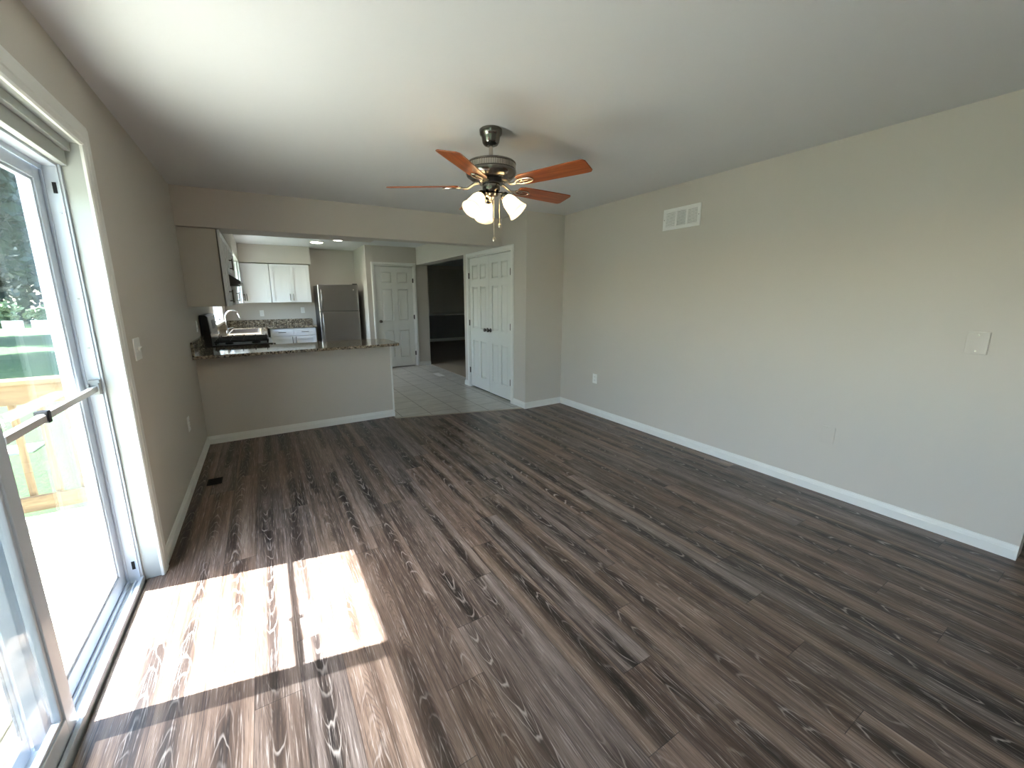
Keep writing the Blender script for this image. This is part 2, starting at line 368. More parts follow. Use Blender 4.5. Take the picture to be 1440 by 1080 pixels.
mb.box(WC, WC + .11, DS + .11, CL0, -.05, H); mb.box(WC, WC + .11, CL0, CL1, CZ, H); mb.box(WC, WC + .238, CL1, 5.875, -.05, H); mb.box(WC, WC + .238, 5.875, YP, 2.095, H)
struct(mb, 'wall_closet', 'wall', 'greige side wall with the closet doors and the wide opening')
mb = MB(); mb.box(W + .0, W + .1, DS + .11, 5.8, -.05, H); mb.box(3.70, W + .1, 5.72, 5.86, -.05, H); struct(mb, 'wall_closet_inside', 'wall', 'inside wall of the closet')
PD0, PD1, PDZ = 2.595, 3.385, 2.07
mb = MB(); mb.box(2.44, PD0, YP, YP + .11, -.05, H); mb.box(PD0, PD1, YP, YP + .11, PDZ, H); mb.box(PD1, 3.70, YP, YP + .11, -.05, H)
struct(mb, 'wall_pantry', 'wall', 'greige wall with the single six panel door')
mb = MB(); mb.box(2.44, 2.54, YP + .11, YK, -.05, H); struct(mb, 'wall_alcove', 'wall', 'side wall of the refrigerator alcove')
mb = MB(); mb.box(-.0, 3.7, YK, YK + .12, -.05, H); struct(mb, 'wall_kitchen', 'wall', 'far kitchen wall behind the cabinets')
mb = MB(); mb.box(3.60, 3.70, YP + .11, YF, -.05, H); struct(mb, 'wall_dining_left', 'wall', 'left wall of the dim room')
mb = MB(); mb.box(3.60, 7.6, YF, YF + .12, .88, H); o = struct(mb, 'wall_dining_far', 'wall', 'far wall of the dim room above the chair rail')
mb = MB(); mb.box(3.60, 7.6, YF, YF + .12, -.05, .88); struct(mb, 'wall_dining_low', 'dining_low', 'lower far wall of the dim room, its different light toned in as grey')
mb = MB(); mb.box(7.5, 7.62, 4.3, 8.9, -.05, H); mb.box(7.5, 7.62, 9.4, YF + .1, -.05, H); mb.box(7.5, 7.62, 8.9, 9.4, -.05, 1.1); mb.box(7.5, 7.62, 8.9, 9.4, 1.6, H); mb.box(W + .1, 7.6, 4.2, 4.32, -.05, H); struct(mb, 'wall_dining_right', 'wall', 'right wall of the dim room')
mb = MB(); mb.box(-.18, 5.7, YB - .12, YB, -.05, H); struct(mb, 'wall_front', 'wall', 'wall at the near end of the room')
mb = MB(); mb.box(5.6, 5.72, YB, 1.0, -.05, H); mb.box(W + .12, 5.7, 0.9, 1.0, -.05, H); struct(mb, 'wall_hall', 'wall', 'wall of the passage past the right wall end')
mb = MB(); mb.box(0, WC, D, D + .18, 2.095, H); struct(mb, 'beam_1', 'wall', 'dropped beam across the room above the peninsula', 'beam')
mb = MB(); mb.box(0, 1.83, D + .18, 5.075, 2.095, H); struct(mb, 'soffit_1', 'wall', 'boxed soffit behind the beam', 'soffit')
mb = MB(); mb.box(0, .33, 5.075, YK, 2.105, H); mb.box(.33, 1.545, 8.885, YK, 2.105, H); struct(mb, 'soffit_2', 'wall', 'boxed soffit above the wall cabinets', 'soffit')
mb = MB(); mb.box(0, 1.886, D, D + .1, -.05, .884); struct(mb, 'wall_peninsula', 'wall', 'greige half wall under the granite counter')

# baseboards: a stepped colonial profile swept along straight runs
def baseboard(name, a, b, n, label, h=.082, t=.014, ma=0, mb_=0):
    """a,b floor points on the wall face, n = unit normal into the room; ma/mb_ = mitre shift at each end"""
    a, b, n = Vector((*a, 0)), Vector((*b, 0)), Vector((*n, 0)); u = (b - a).normalized()
    prof = [(0, 0), (t, 0), (t, h * .62), (t * .75, h * .68), (t * .62, h * .8), (t * .4, h * .9), (t * .35, h), (0, h)]
    m_ = MB(); A = [m_.v(a + u * (ma * p) + n * p + Vector((0, 0, q))) for p, q in prof]; B = [m_.v(b - u * (mb_ * p) + n * p + Vector((0, 0, q))) for p, q in prof]
    k = len(prof); m_.bm.faces.new(A); m_.bm.faces.new(B[::-1])
    for i in range(k): m_.bm.faces.new((A[i], A[(i + 1) % k], B[(i + 1) % k], B[i]))
    return struct(m_, name, 'trim', label, 'baseboard')
baseboard('baseboard_left', (0, 2.562), (0, D), (1, 0), 'white baseboard of the left wall up to the peninsula', mb_=1)
baseboard('baseboard_peninsula', (0, D), (1.886, D), (0, -1), 'white baseboard under the peninsula half wall', ma=1, mb_=-1)
baseboard('baseboard_right', (W, DS), (W, 0.25), (-1, 0), 'long white baseboard of the right wall', ma=1)
baseboard('baseboard_stub', (WC, DS), (W, DS), (0, -1), 'short white baseboard of the stub wall', ma=-1, mb_=1)
baseboard('baseboard_closet', (WC, DS), (WC, 4.406), (-1, 0), 'small white baseboard between stub corner and closet casing', ma=-1)
baseboard('baseboard_opening', (WC, 5.765), (WC, 5.875), (-1, 0), 'bit of white baseboard left of the closet casing', mb_=-1)
baseboard('baseboard_pantry', (3.445, YP), (3.70, YP), (0, -1), 'bit of white baseboard right of the pantry door')
baseboard('baseboard_dining', (3.70, YF), (7.5, YF), (0, -1), 'white baseboard of the dim room', h=.1)
mb = MB(); mb.prism([(YF - .02, .862), (YF, .855), (YF, .93), (YF - .012, .925), (YF - .03, .905), (YF - .03, .885)], 3.70, 7.5, 'x'); struct(mb, 'trim_3', 'trim', 'white chair rail of the dim room', 'rail')
mb = MB(); mb.prism([(YF, 2.34), (YF - .09, H - .001), (YF, H - .001)], 3.70, 7.5, 'x'); struct(mb, 'trim_4', 'wall', 'crown moulding of the dim room', 'moulding')
mb = MB(); mb.box(1.886, 1.906, D - .004, D + .02, .0, .884); struct(mb, 'trim_5', 'trim', 'white corner strip at the end of the peninsula', 'trim', bevel=.002)

# ------------------------------------------------------------------ casings
def casing(m_, axis_pts, plane, n, wd=.062, t=.017):
    """picture-frame casing: axis_pts = [(a0,0),(a0,z),(a1,z),(a1,0)] inner outline; plane='x' wall normal along x at value n=(pos,sign)"""
    (a0, _), (_, z), (a1, _), _ = axis_pts; pos, sg = n
    prof = [(0, .55), (.08, .8), (.3, .85), (.36, 1), (.8, 1), (.88, .8), (1, .6)]
    s0 = -1 if a0 < a1 else 1
    def P(a, zz, d): return (pos + sg * d, a, zz) if plane == 'x' else (a, pos + sg * d, zz)
    rows = []
    for f, d in [(0, 0)] + [(f, d * t) for f, d in prof] + [(1, 0)]:
        e = f * wd; rows.append([m_.v(P(a0 + s0 * e, 0, d)), m_.v(P(a0 + s0 * e, z + e, d)), m_.v(P(a1 - s0 * e, z + e, d)), m_.v(P(a1 - s0 * e, 0, d))])
    for r0, r1 in zip(rows, rows[1:]):
        for k in range(3): m_.bm.faces.new((r0[k], r0[k + 1], r1[k + 1], r1[k]))
    m_.bm.faces.new([r[0] for r in rows]); m_.bm.faces.new([r[3] for r in rows])
    return m_

# ------------------------------------------------------------------ door_1: sliding glass door
d1 = thing('door_1', (-.1, 1.57, 0), 'white sliding glass door onto the deck', 'sliding door', kind='structure')
casing(MB(), [(DY0 + .04, 0), (0, 2.085), (DY1 - .04, 0), (0, 0)], 'x', (0, 1), .098, .019).build('door_casing', 'trim', d1)
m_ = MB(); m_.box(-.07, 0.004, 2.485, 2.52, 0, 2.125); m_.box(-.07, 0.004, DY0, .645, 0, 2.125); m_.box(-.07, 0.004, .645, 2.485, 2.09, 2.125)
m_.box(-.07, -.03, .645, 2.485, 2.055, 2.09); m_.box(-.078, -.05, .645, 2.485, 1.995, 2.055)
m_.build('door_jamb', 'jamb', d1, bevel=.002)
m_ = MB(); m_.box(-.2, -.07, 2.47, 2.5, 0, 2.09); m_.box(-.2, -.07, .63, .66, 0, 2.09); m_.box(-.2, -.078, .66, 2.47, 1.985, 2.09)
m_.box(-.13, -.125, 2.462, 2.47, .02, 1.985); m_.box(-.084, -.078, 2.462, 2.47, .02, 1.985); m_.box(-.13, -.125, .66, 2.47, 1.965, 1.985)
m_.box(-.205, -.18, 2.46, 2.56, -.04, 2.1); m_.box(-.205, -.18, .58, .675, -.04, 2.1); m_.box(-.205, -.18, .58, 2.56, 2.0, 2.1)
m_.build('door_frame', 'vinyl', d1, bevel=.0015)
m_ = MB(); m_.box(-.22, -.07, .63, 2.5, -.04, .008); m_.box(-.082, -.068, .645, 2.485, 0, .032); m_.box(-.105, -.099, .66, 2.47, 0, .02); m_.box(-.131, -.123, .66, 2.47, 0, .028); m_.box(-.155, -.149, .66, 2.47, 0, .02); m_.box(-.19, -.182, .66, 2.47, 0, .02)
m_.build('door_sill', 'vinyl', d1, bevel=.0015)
def panel(name, xa, xb, ya, yb, za, zb, st=.062, tr=.05, br=.075):
    m_ = MB(); m_.box(xa, xb, ya, ya + st, za, zb); m_.box(xa, xb, yb - st, yb, za, zb); m_.box(xa, xb, ya + st, yb - st, zb - tr, zb); m_.box(xa, xb, ya + st, yb - st, za, za + br)
    e = .012; q = .006   # glazing bead
    m_.box(xa + q, xb - q, ya + st, ya + st + e, za + br, zb - tr); m_.box(xa + q, xb - q, yb - st - e, yb - st, za + br, zb - tr)
    m_.box(xa + q, xb - q, ya + st + e, yb - st - e, zb - tr - e, zb - tr); m_.box(xa + q, xb - q, ya + st + e, yb - st - e, za + br, za + br + e)
    p = m_.build(name, 'vinyl', d1, bevel=.002)
    xm = (xa + xb) / 2; g_ = MB(); g_.box(xm - .003, xm + .003, ya + st + e * .4, yb - st - e * .4, za + br + e * .4, zb - tr - e * .4); g_.build('glass_pane', 'glass', p)
    return p
panel('fixed_panel', -.168, -.136, 1.60, 2.468, .022, 1.97)
sp_ = panel('sliding_panel', -.120, -.086, .668, 1.665, .022, 1.97)
m_ = MB(); m_.box(-.195, -.176, .668, .71, .022, 1.97); m_.box(-.195, -.176, 1.60, 1.642, .022, 1.97); m_.box(-.195, -.176, .71, 1.60, 1.92, 1.97); m_.box(-.195, -.176, .71, 1.60, .022, .08)
sc_ = m_.build('screen_frame', 'vinyl', d1, bevel=.002)
m_ = MB(); m_.box(-.187, -.186, .71, 1.60, .08, 1.92); m_.build('insect_screen', 'screen', sc_)
for z in (.105, 1.90):
    m_ = MB(); m_.box(-.105, -.092, 2.4685, 2.4705, z - .022, z + .022); m_.build('jamb_slot', 'dark', d1)
for z in (.22, .62, .86, 1.22, 1.44, 1.80):
    m_ = MB(); m_.cyl((-.096, 2.4705, z), (-.096, 2.4680, z), .0045, 10); m_.build('screw', 'steel', d1)

# security bar across the fixed panel
sb = thing('security_bar', (-.1, 2.07, 1.0), 'white security bar braced across the sliding glass door', 'bar')
m_ = MB(); m_.box(-.108, -.088, 1.90, 2.455, 1.02, 1.046); m_.build('bar', 'alu', sb, bevel=.003)
m_ = MB(); m_.box(-.111, -.085, 1.668, 1.93, 1.017, 1.043); m_.build('sliding_sleeve', 'alu', sb, bevel=.003)
m_ = MB(); m_.box(-.118, -.078, 2.448, 2.4695, 1.005, 1.075); m_.box(-.118, -.112, 2.43, 2.45, 1.01, 1.06); m_.box(-.084, -.078, 2.43, 2.45, 1.01, 1.06); m_.build('jamb_bracket', mat('grey_plastic_bracket', srgb(150, 152, 152), 0.4), sb, bevel=.002)
m_ = MB(); m_.box(-.116, -.08, 1.925, 1.95, 1.012, 1.056); m_.build('locking_clip', 'black', sb, bevel=.002)

# ------------------------------------------------------------------ six panel doors
def leaf(m_, w_, h_, t=.035):
    """local: u = x 0..w, front face toward -y at y=0, z up"""
    st = .105 if w_ > .7 else .085; mid = .10 if w_ > .7 else .075
    m_.box(0, w_, .015, t, 0, h_)
    zs = [(0, .09), (.375, .47), (.785, .84), (.945, 1.0)]
    zs = [(a * h_, b * h_) for a, b in zs]
    m_.box(0, st, 0, .016, 0, h_); m_.box(w_ - st, w_, 0, .016, 0, h_); m_.box((w_ - mid) / 2, (w_ + mid) / 2, 0, .016, 0, h_)
    for a, b in zs:
        m_.box(st, (w_ - mid) / 2, 0, .016, a, b); m_.box((w_ + mid) / 2, w_ - st, 0, .016, a, b)
    for (a, b), (c, d) in zip(zs, zs[1:]):
        for u0, u1 in ((st, (w_ - mid) / 2), ((w_ + mid) / 2, w_ - st)):
            e = .028; lo = [m_.v((u0 + .008, .0145, b + .008)), m_.v((u1 - .008, .0145, b + .008)), m_.v((u1 - .008, .0145, c - .008)), m_.v((u0 + .008, .0145, c - .008))]
            hi = [m_.v((u0 + e, .002, b + e)), m_.v((u1 - e, .002, b + e)), m_.v((u1 - e, .002, c - e)), m_.v((u0 + e, .002, c - e))]
            m_.bm.faces.new(hi)
            for k in range(4): m_.bm.faces.new((lo[k], lo[(k + 1) % 4], hi[(k + 1) % 4], hi[k]))
def knob(parent, c, n):
    m_ = MB(); m_.lathe([(.0, 0), (.030, 0), (.030, .006), (.012, .010), (.011, .028), (.022, .036), (.027, .048), (.024, .060), (.012, .066), (0, .067)], c, n, 20, cap=False); return m_.build('door_knob', 'bronze', parent, smooth=True)
def hinge(parent, c, ax):
    m_ = MB(); m_.cyl((c[0], c[1], c[2] - .045), (c[0], c[1], c[2] + .045), .007, 10)
    if ax == 'x': m_.box(c[0] - .002, c[0] + .006, c[1] - .014, c[1] + .014, c[2] - .042, c[2] + .042)
    else: m_.box(c[0] - .014, c[0] + .014, c[1] - .002, c[1] + .006, c[2] - .042, c[2] + .042)
    return m_.build('hinge', 'bronze', parent)

d2 = thing('door_2', (WC, 5.085, 0), 'white double six panel closet doors', 'door', kind='structure')
casing(MB(), [(CL0, 0), (0, CZ - .005), (CL1, 0), (0, 0)], 'x', (WC, -1), .06, .018).build('door_casing', 'trim', d2)
m_ = MB(); m_.box(WC - .001, WC + .11, CL0 - .001, CL0 + .016, 0, CZ); m_.box(WC - .001, WC + .11, CL1 - .016, CL1 + .001, 0, CZ); m_.box(WC - .001, WC + .11, CL0, CL1, CZ - .016, CZ + .001); m_.build('door_jamb', 'trim', d2)
lw = (CL1 - CL0 - .032 - .012) / 2
for k, (ys, kn, hy) in enumerate(((CL0 + .019, .93, CL0 + .012), (CL1 - .019 - lw, .07, CL1 - .012))):
    m_ = MB(); m_.T = Matrix.Translation((WC + .012, ys + lw, .022 + .003 * k)) @ Matrix.Rotation(R(-90), 4, 'Z'); leaf(m_, lw, CZ - .016 - .03)
    L_ = m_.build('door_leaf', 'door', d2, bevel=.0015, seg=1)
    knob(L_, (WC + .012, ys + lw * kn, .96), (-1, 0, 0))
    for z in (.28, 1.04, 1.76): hinge(L_, (WC - .003, hy, z), 'x')
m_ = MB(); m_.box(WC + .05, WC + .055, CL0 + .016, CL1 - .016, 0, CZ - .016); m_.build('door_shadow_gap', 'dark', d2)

d3 = thing('door_3', (2.99, YP, 0), 'white single six panel pantry door', 'door', kind='structure')
casing(MB(), [(PD0, 0), (0, PDZ), (PD1, 0), (0, 0)], 'y', (YP, -1), .06, .018).build('door_casing', 'trim', d3)
m_ = MB(); m_.box(PD0 - .001, PD0 + .014, YP - .001, YP + .11, 0, PDZ); m_.box(PD1 - .014, PD1 + .001, YP - .001, YP + .11, 0, PDZ); m_.box(PD0, PD1, YP - .001, YP + .11, PDZ - .014, PDZ + .001); m_.build('door_jamb', 'trim', d3)
m_ = MB(); m_.T = Matrix.Translation((PD0 + .017, YP + .010, .022)); leaf(m_, PD1 - PD0 - .034, PDZ - .04); L_ = m_.build('door_leaf', 'door', d3, bevel=.0015, seg=1)
knob(L_, (PD0 + .075, YP + .010, .97), (0, -1, 0))
for z in (.28, 1.04, 1.78): hinge(L_, (PD1 - .012, YP - .004, z), 'y')

# ------------------------------------------------------------------ kitchen window
w1 = thing('window_1', (-.08, (KW0 + KW1) / 2, KZ0), 'bright window over the kitchen counter', 'window', kind='structure')
m_ = MB(); a, b = KW0, KW1
m_.box(-.14, -.06, a, a + .03, KZ0, KZ1); m_.box(-.14, -.06, b - .03, b, KZ0, KZ1); m_.box(-.14, -.06, a, b, KZ1 - .03, KZ1); m_.box(-.14, -.06, a, b, KZ0, KZ0 + .03); m_.box(-.14, -.06, (a + b) / 2 - .015, (a + b) / 2 + .015, KZ0, KZ1)
f_ = m_.build('window_frame', 'vinyl', w1); m_ = MB(); m_.box(-.103, -.098, a + .03, b - .03, KZ0 + .03, KZ1 - .03); m_.build('pane', 'glass', f_)
m_ = MB(); m_.box(-.06, .02, a - .03, b + .03, KZ0 - .022, KZ0 + .002); m_.build('window_sill', 'trim', w1)

w2 = thing('fill_window_dining', (7.55, 9.15, 1.1), 'window added to light the dim room, out of sight to the right', 'window', kind='structure')  # added window, lets daylight into the dim room
m_ = MB()
for q in ((8.9, 8.94, 1.1, 1.6), (9.36, 9.4, 1.1, 1.6), (8.9, 9.4, 1.1, 1.14), (8.9, 9.4, 1.56, 1.6), (8.9, 9.4, 1.335, 1.365)): m_.box(7.52, 7.59, *q)
f_ = m_.build('window_frame', 'vinyl', w2); m_ = MB(); m_.box(7.553, 7.559, 8.94, 9.36, 1.14, 1.56); m_.build('pane', 'glass', f_)

w3 = thing('fill_window_left', (-.1, (LW0 + LW1) / 2, LZ0), 'unseen window added in the left wall beside the camera for fill light', 'window', kind='structure')  # added out of view to brighten the near room
m_ = MB()
for q in ((LW0, LW0 + .05, LZ0, LZ1), (LW1 - .05, LW1, LZ0, LZ1), (-.65, -.60, LZ0, LZ1), (LW0, LW1, LZ0, LZ0 + .05), (LW0, LW1, LZ1 - .05, LZ1)): m_.box(-.13, -.07, *q)
f_ = m_.build('window_frame', 'vinyl', w3); m_ = MB(); m_.box(-.103, -.097, LW0 + .05, LW1 - .05, LZ0 + .05, LZ1 - .05); m_.build('pane', 'glass', f_)

# ------------------------------------------------------------------ ceiling fan
FX, FY = 1.935, 2.315
fan = thing('ceiling_fan', (FX, FY, H), 'brushed nickel ceiling fan with five cherry wood blades and three lit shades', 'ceiling fan')
def lathe(name, prof, m, parent, c=(FX, FY, 0), axis=(0, 0, 1), seg=40):
    m_ = MB(); m_.lathe(prof, c, axis, seg, cap=False); return m_.build(name, m, parent, smooth=True)
lathe('canopy', [(.0, 2.347), (.028, 2.347), (.043, 2.353), (.052, 2.366), (.057, 2.395), (.061, 2.403), (.068, 2.412), (.070, 2.436), (.066, H)], 'nickel', fan)
lathe('downrod', [(.0125, 2.26), (.0125, 2.35)], 'nickel_l', fan, seg=20)
lathe('rod_collar', [(.0, 2.262), (.026, 2.262), (.026, 2.272), (.018, 2.282), (.013, 2.29)], 'nickel', fan, seg=24)
mh = lathe('motor_housing', [(.02, 2.266), (.06, 2.264), (.115, 2.258), (.148, 2.249), (.155, 2.243), (.155, 2.238), (.150, 2.234), (.150, 2.205), (.156, 2.200), (.157, 2.188), (.150, 2.172), (.128, 2.156), (.095, 2.150), (.02, 2.150)], 'nickel', fan, seg=64)
m_ = MB()
for k in range(90):
    a = 2 * math.pi * k / 90; m_.cyl((FX + .1505 * math.cos(a), FY + .1505 * math.sin(a), 2.205), (FX + .1505 * math.cos(a), FY + .1505 * math.sin(a), 2.235), .0035, 6)
m_.build('ribbed_band', 'nickel_l', mh, smooth=True)
lathe('flywheel', [(.0, 2.128), (.075, 2.128), (.080, 2.136), (.080, 2.151), (.0, 2.152)], 'black', fan)
lathe('trim_bowl', [(.060, 2.150), (.092, 2.160), (.105, 2.180), (.10, 2.186)], 'nickel_l', fan)
lathe('switch_housing', [(.0, 2.072), (.030, 2.072), (.046, 2.080), (.054, 2.092), (.056, 2.120), (.054, 2.130), (.0, 2.131)], 'nickel', fan)
lathe('light_fitter', [(.0, 2.040), (.014, 2.040), (.018, 2.050), (.040, 2.058), (.044, 2.066), (.040, 2.073), (.0, 2.074)], 'nickel_l', fan)
lathe('finial', [(.0, 2.022), (.007, 2.024), (.009, 2.030), (.006, 2.036), (.009, 2.041), (.0, 2.041)], 'nickel_l', fan, seg=16)
def blade_mesh():
    m_ = MB(); r0, r1 = .205, .65
    out = [(r0, .045), (r0 + .03, .058), (.35, .062), (.5, .066), (.62, .068), (r1 - .012, .066), (r1, .050)]
    pts = out + [(a, -b) for a, b in [(r1, .050), (r1 - .012, .066), (.62, .068), (.5, .066), (.35, .062), (r0 + .03, .058), (r0, .045)]]
    pts = [(r0, .030)] + pts[0:] + [(r0, -.030)]
    m_.prism(pts, -.003, .003); return m_
BLZ = 2.117
proto_b = proto_i = None
for k in range(5):
    an = R(149.2 + 72 * k)
    if proto_b is None:
        proto_b = blade_mesh().build('blade', 'blade', fan, local=True, bevel=.0015); b_ = proto_b
        m_ = MB()      # blade iron: curved arm and an open oval loop under the blade
        m_.tube([(.07, 0, .022), (.10, 0, .018), (.125, 0, .004), (.15, 0, -.012), (.175, 0, -.012), (.19, 0, -.009)], [.011, .010, .008, .008, .009, .009], 10)
        lp = [(.245 + .058 * math.cos(t), .027 * math.sin(t), -.008) for t in [2 * math.pi * i / 28 for i in range(28)]]
        m_.tube(lp, .0055, 8, closed=True)
        m_.box(.215, .275, -.004, .004, -.010, -.004)
        for q in (-.014, .014): m_.cyl((.235, q, -.011), (.235, q, -.003), .005, 10)
        proto_i = m_.build('blade_iron', 'nickel_l', b_, local=True, smooth=True)
    else:
        b_ = proto_b.copy(); COL.objects.link(b_); b_.parent = fan; i_ = proto_i.copy(); COL.objects.link(i_); i_.parent = b_
    b_.location = (0, 0, BLZ - H); b_.rotation_euler = (R(-12.5), 0, an)
SHADES = [(-43, 42), (77, 44), (197, 42)]
for a, tilt in SHADES:
    a = R(a); h = Vector((math.cos(a), math.sin(a), 0)); ax = (h * math.sin(R(tilt)) - Vector((0, 0, 1)) * math.cos(R(tilt))).normalized()
    c0 = Vector((FX, FY, 2.066)) + h * .040; nk = c0 + h * .030 + Vector((0, 0, .004))
    m_ = MB(); m_.tube([c0 - h * .01, c0 + h * .015 + Vector((0, 0, .006)), nk, nk + ax * .02], [.010, .009, .010, .012], 12); arm = m_.build('lamp_arm', 'nickel', fan, smooth=True)
    m_ = MB(); m_.lathe([(.0, 0), (.022, .0), (.027, .008), (.027, .026), (.022, .030)], nk + ax * .008, ax, 24, cap=False); m_.build('lamp_socket', 'nickel', arm, smooth=True)
    m_ = MB(); pr = [(.024, .024), (.033, .034), (.043, .058), (.048, .088), (.053, .116), (.062, .143), (.066, .149), (.063, .148), (.050, .118), (.045, .088), (.040, .058), (.030, .036), (.022, .028)]
    m_.lathe(pr, nk + ax * .008, ax, 32, cap=False); sh = m_.build('lamp_shade', 'shade', fan, smooth=True)
    m_ = MB(); m_.lathe([(.0, .03), (.012, .034), (.014, .05), (.024, .07), (.027, .085), (.020, .102), (.0, .108)], nk + ax * .008, ax, 16, cap=False); m_.build('bulb', M['bulb'], sh, smooth=True)
for (dx, dy, z0, z1) in ((.012, -.010, 2.045, 1.800), (.052, -.012, 2.075, 1.888)):
    x, y = FX + dx, FY + dy
    m_ = MB(); m_.cyl((x, y, z1), (x, y, z0), .0014, 6)
    n = int((z0 - z1) / .012)
    for i in range(n): m_.ball((x, y, z1 + .012 * i), .0024, 6)
    c_ = m_.build('pull_chain', 'nickel_l', fan)
    m_ = MB(); m_.lathe([(0, -.018), (.006, -.016), (.010, -.008), (.011, 0), (.008, .008), (.004, .012), (0, .013)], (x, y, z1), (0, 0, 1), 14, cap=False); m_.build('pull_knob', 'nickel_l', c_, smooth=True)

# ------------------------------------------------------------------ wall plates and vents
def plate(name, c, n, w_, h_, label, cat, m='plate', group=None, t=.006):
    """cover plate centred at c on a wall whose room-side normal is n ('+x','-x','-y')"""
    o = thing(name, c, label, cat, group)
    T = {'+x': Matrix.Rotation(R(90), 4, 'Z'), '-x': Matrix.Rotation(R(-90), 4, 'Z'), '-y': Matrix.Identity(4)}[n]
    T = Matrix.Translation(c) @ T      # local: x along wall, -y out of the wall
    m_ = MB(); m_.T = T; m_.box(-w_ / 2, w_ / 2, -t, 0, -h_ / 2, h_ / 2); m_.build('cover_plate', m, o, bevel=.0025)
    return o, T
def outlet(c, n, label, group=None):
    o, T = plate('wall_outlet', c, n, .072, .117, label, 'outlet', group=group)
    for s_ in (-.021, .021):
        m_ = MB(); m_.T = T; m_.prism([(-.016, s_ - .010), (-.010, s_ - .0155), (.010, s_ - .0155), (.016, s_ - .010), (.016, s_ + .010), (.010, s_ + .0155), (-.010, s_ + .0155), (-.016, s_ + .010)], -.009, -.005, 'y'); f = m_.build('receptacle', 'plate', o)
        m_ = MB(); m_.T = T
        for q in (-.007, .005): m_.box(q, q + .002, -.0094, -.0085, s_ - .002, s_ + .007)
        m_.build('slot', 'dark', f)
    return o
outlet((0, 3.85, .455), '+x', 'white outlet low on the left wall near the peninsula')
outlet((W, 3.48, .45), '-x', 'white outlet low on the long right wall near the corner')
outlet((0, 5.10, 1.16), '+x', 'white outlet on the kitchen side wall above the peninsula splash')
outlet((.60, YK, 1.155), '-y', 'white outlet above the far counter, left of the other one')
outlet((1.345, YK, 1.20), '-y', 'white outlet above the far counter, nearest the refrigerator')
sw, T = plate('light_switch', (0, 2.785, 1.175), '+x', .118, .118, 'white double light switch beside the sliding glass door', 'light switch')
for q in (-.023, .023):
    m_ = MB(); m_.T = T; m_.box(q - .006, q + .006, -.008, -.005, -.013, .013); f = m_.build('switch_slot', 'plate', sw)
    m_ = MB(); m_.T = T; m_.prism([(-.006, -.004), (-.018, .006 if q > 0 else -.010), (-.018, .012 if q > 0 else -.004), (-.006, .006)], q - .004, q + .004, 'x'); m_.build('toggle', 'plate', f, bevel=.001)
pl, T = plate('blank_plate', (W, 1.152, .446), '-x', .08, .122, 'painted blank cover plate low on the right wall', 'wall plate', 'plate_paint')
pl, T = plate('blank_plate', (W, .562, 1.162), '-x', .084, .124, 'raised blank cover plate high at the near end of the right wall', 'wall plate', 'plate_paint', t=.009)
for z in (-.044, .044):
    m_ = MB(); m_.T = T; m_.cyl((0, -.0105, z), (0, -.008, z), .004, 10); m_.build('screw', 'nickel_l', pl)
# return air grille high on the right wall
va = thing('air_vent', (W, 2.474, 2.14), 'white louvred return air grille high on the right wall', 'air vent')
y0, y1, z0, z1 = 2.286, 2.663, 2.045, 2.235
m_ = MB(); t = .010; b = .028
m_.box(W - t, W, y0, y1, z0, z0 + b); m_.box(W - t, W, y0, y1, z1 - b, z1); m_.box(W - t, W, y0, y0 + b, z0 + b, z1 - b); m_.box(W - t, W, y1 - b, y1, z0 + b, z1 - b)
iw = (y1 - y0 - 2 * b)
for k in (1, 2): yy = y0 + b + iw * k / 3; m_.box(W - t, W, yy - .008, yy + .008, z0 + b, z1 - b)
m_.build('vent_frame', 'plate', va, bevel=.002)
for k in range(3):
    ya, yb = y0 + b + iw * k / 3 + (.008 if k else 0), y0 + b + iw * (k + 1) / 3 - (.008 if k < 2 else 0)
    m_ = MB(); n = 11
    for i in range(n):
        z = z0 + b + (z1 - z0 - 2 * b) * (i + .5) / n; m_.prism([(W - .009, z + .003), (W - .008, z + .0045), (W - .001, z - .003), (W - .002, z - .0045)], ya, yb, 'y')
    m_.build('louvres', 'plate', va)
m_ = MB(); m_.box(W - .0012, W - .0002, y0 + b, y1 - b, z0 + b, z1 - b); m_.build('vent_opening', 'dark', va)
for yy in (y0 + b / 2, y1 - b / 2):
    m_ = MB(); m_.cyl((W - t - .001, yy, (z0 + z1) / 2), (W - t + .001, yy, (z0 + z1) / 2), .004, 10); m_.build('screw', 'nickel_l', va)
# floor registers
def register(c, w_, l_, m, label, n=9):
    o = thing('floor_register', c, label, 'floor register'); x, y, z = c
    m_ = MB(); b = .012; zz = z + .004
    m_.box(x - w_ / 2, x + w_ / 2, y - l_ / 2, y - l_ / 2 + b, z, zz); m_.box(x - w_ / 2, x + w_ / 2, y + l_ / 2 - b, y + l_ / 2, z, zz); m_.box(x - w_ / 2, x - w_ / 2 + b, y - l_ / 2, y + l_ / 2, z, zz); m_.box(x + w_ / 2 - b, x + w_ / 2, y - l_ / 2, y + l_ / 2, z, zz)
    m_.build('register_frame', m, o, bevel=.001)
    m_ = MB()
    for i in range(n): yy = y - l_ / 2 + b + (l_ - 2 * b) * (i + .5) / n; m_.box(x - w_ / 2 + b, x + w_ / 2 - b, yy - l_ / n * .28, yy + l_ / n * .28, z, z + .003)
    m_.build('register_louvres', m, o)
    m_ = MB(); m_.box(x - w_ / 2 + b, x + w_ / 2 - b, y - l_ / 2 + b, y + l_ / 2 - b, z, z + .0008); m_.build('register_opening', 'dark', o)
    return o
register((.137, 3.668, 0), .10, .125, 'dark', 'small dark floor register in the plank floor by the left baseboard', 5)
register((3.39, 6.90, 0), .12, .33, 'plate', 'white floor register in the kitchen tile near the wide opening', 12)

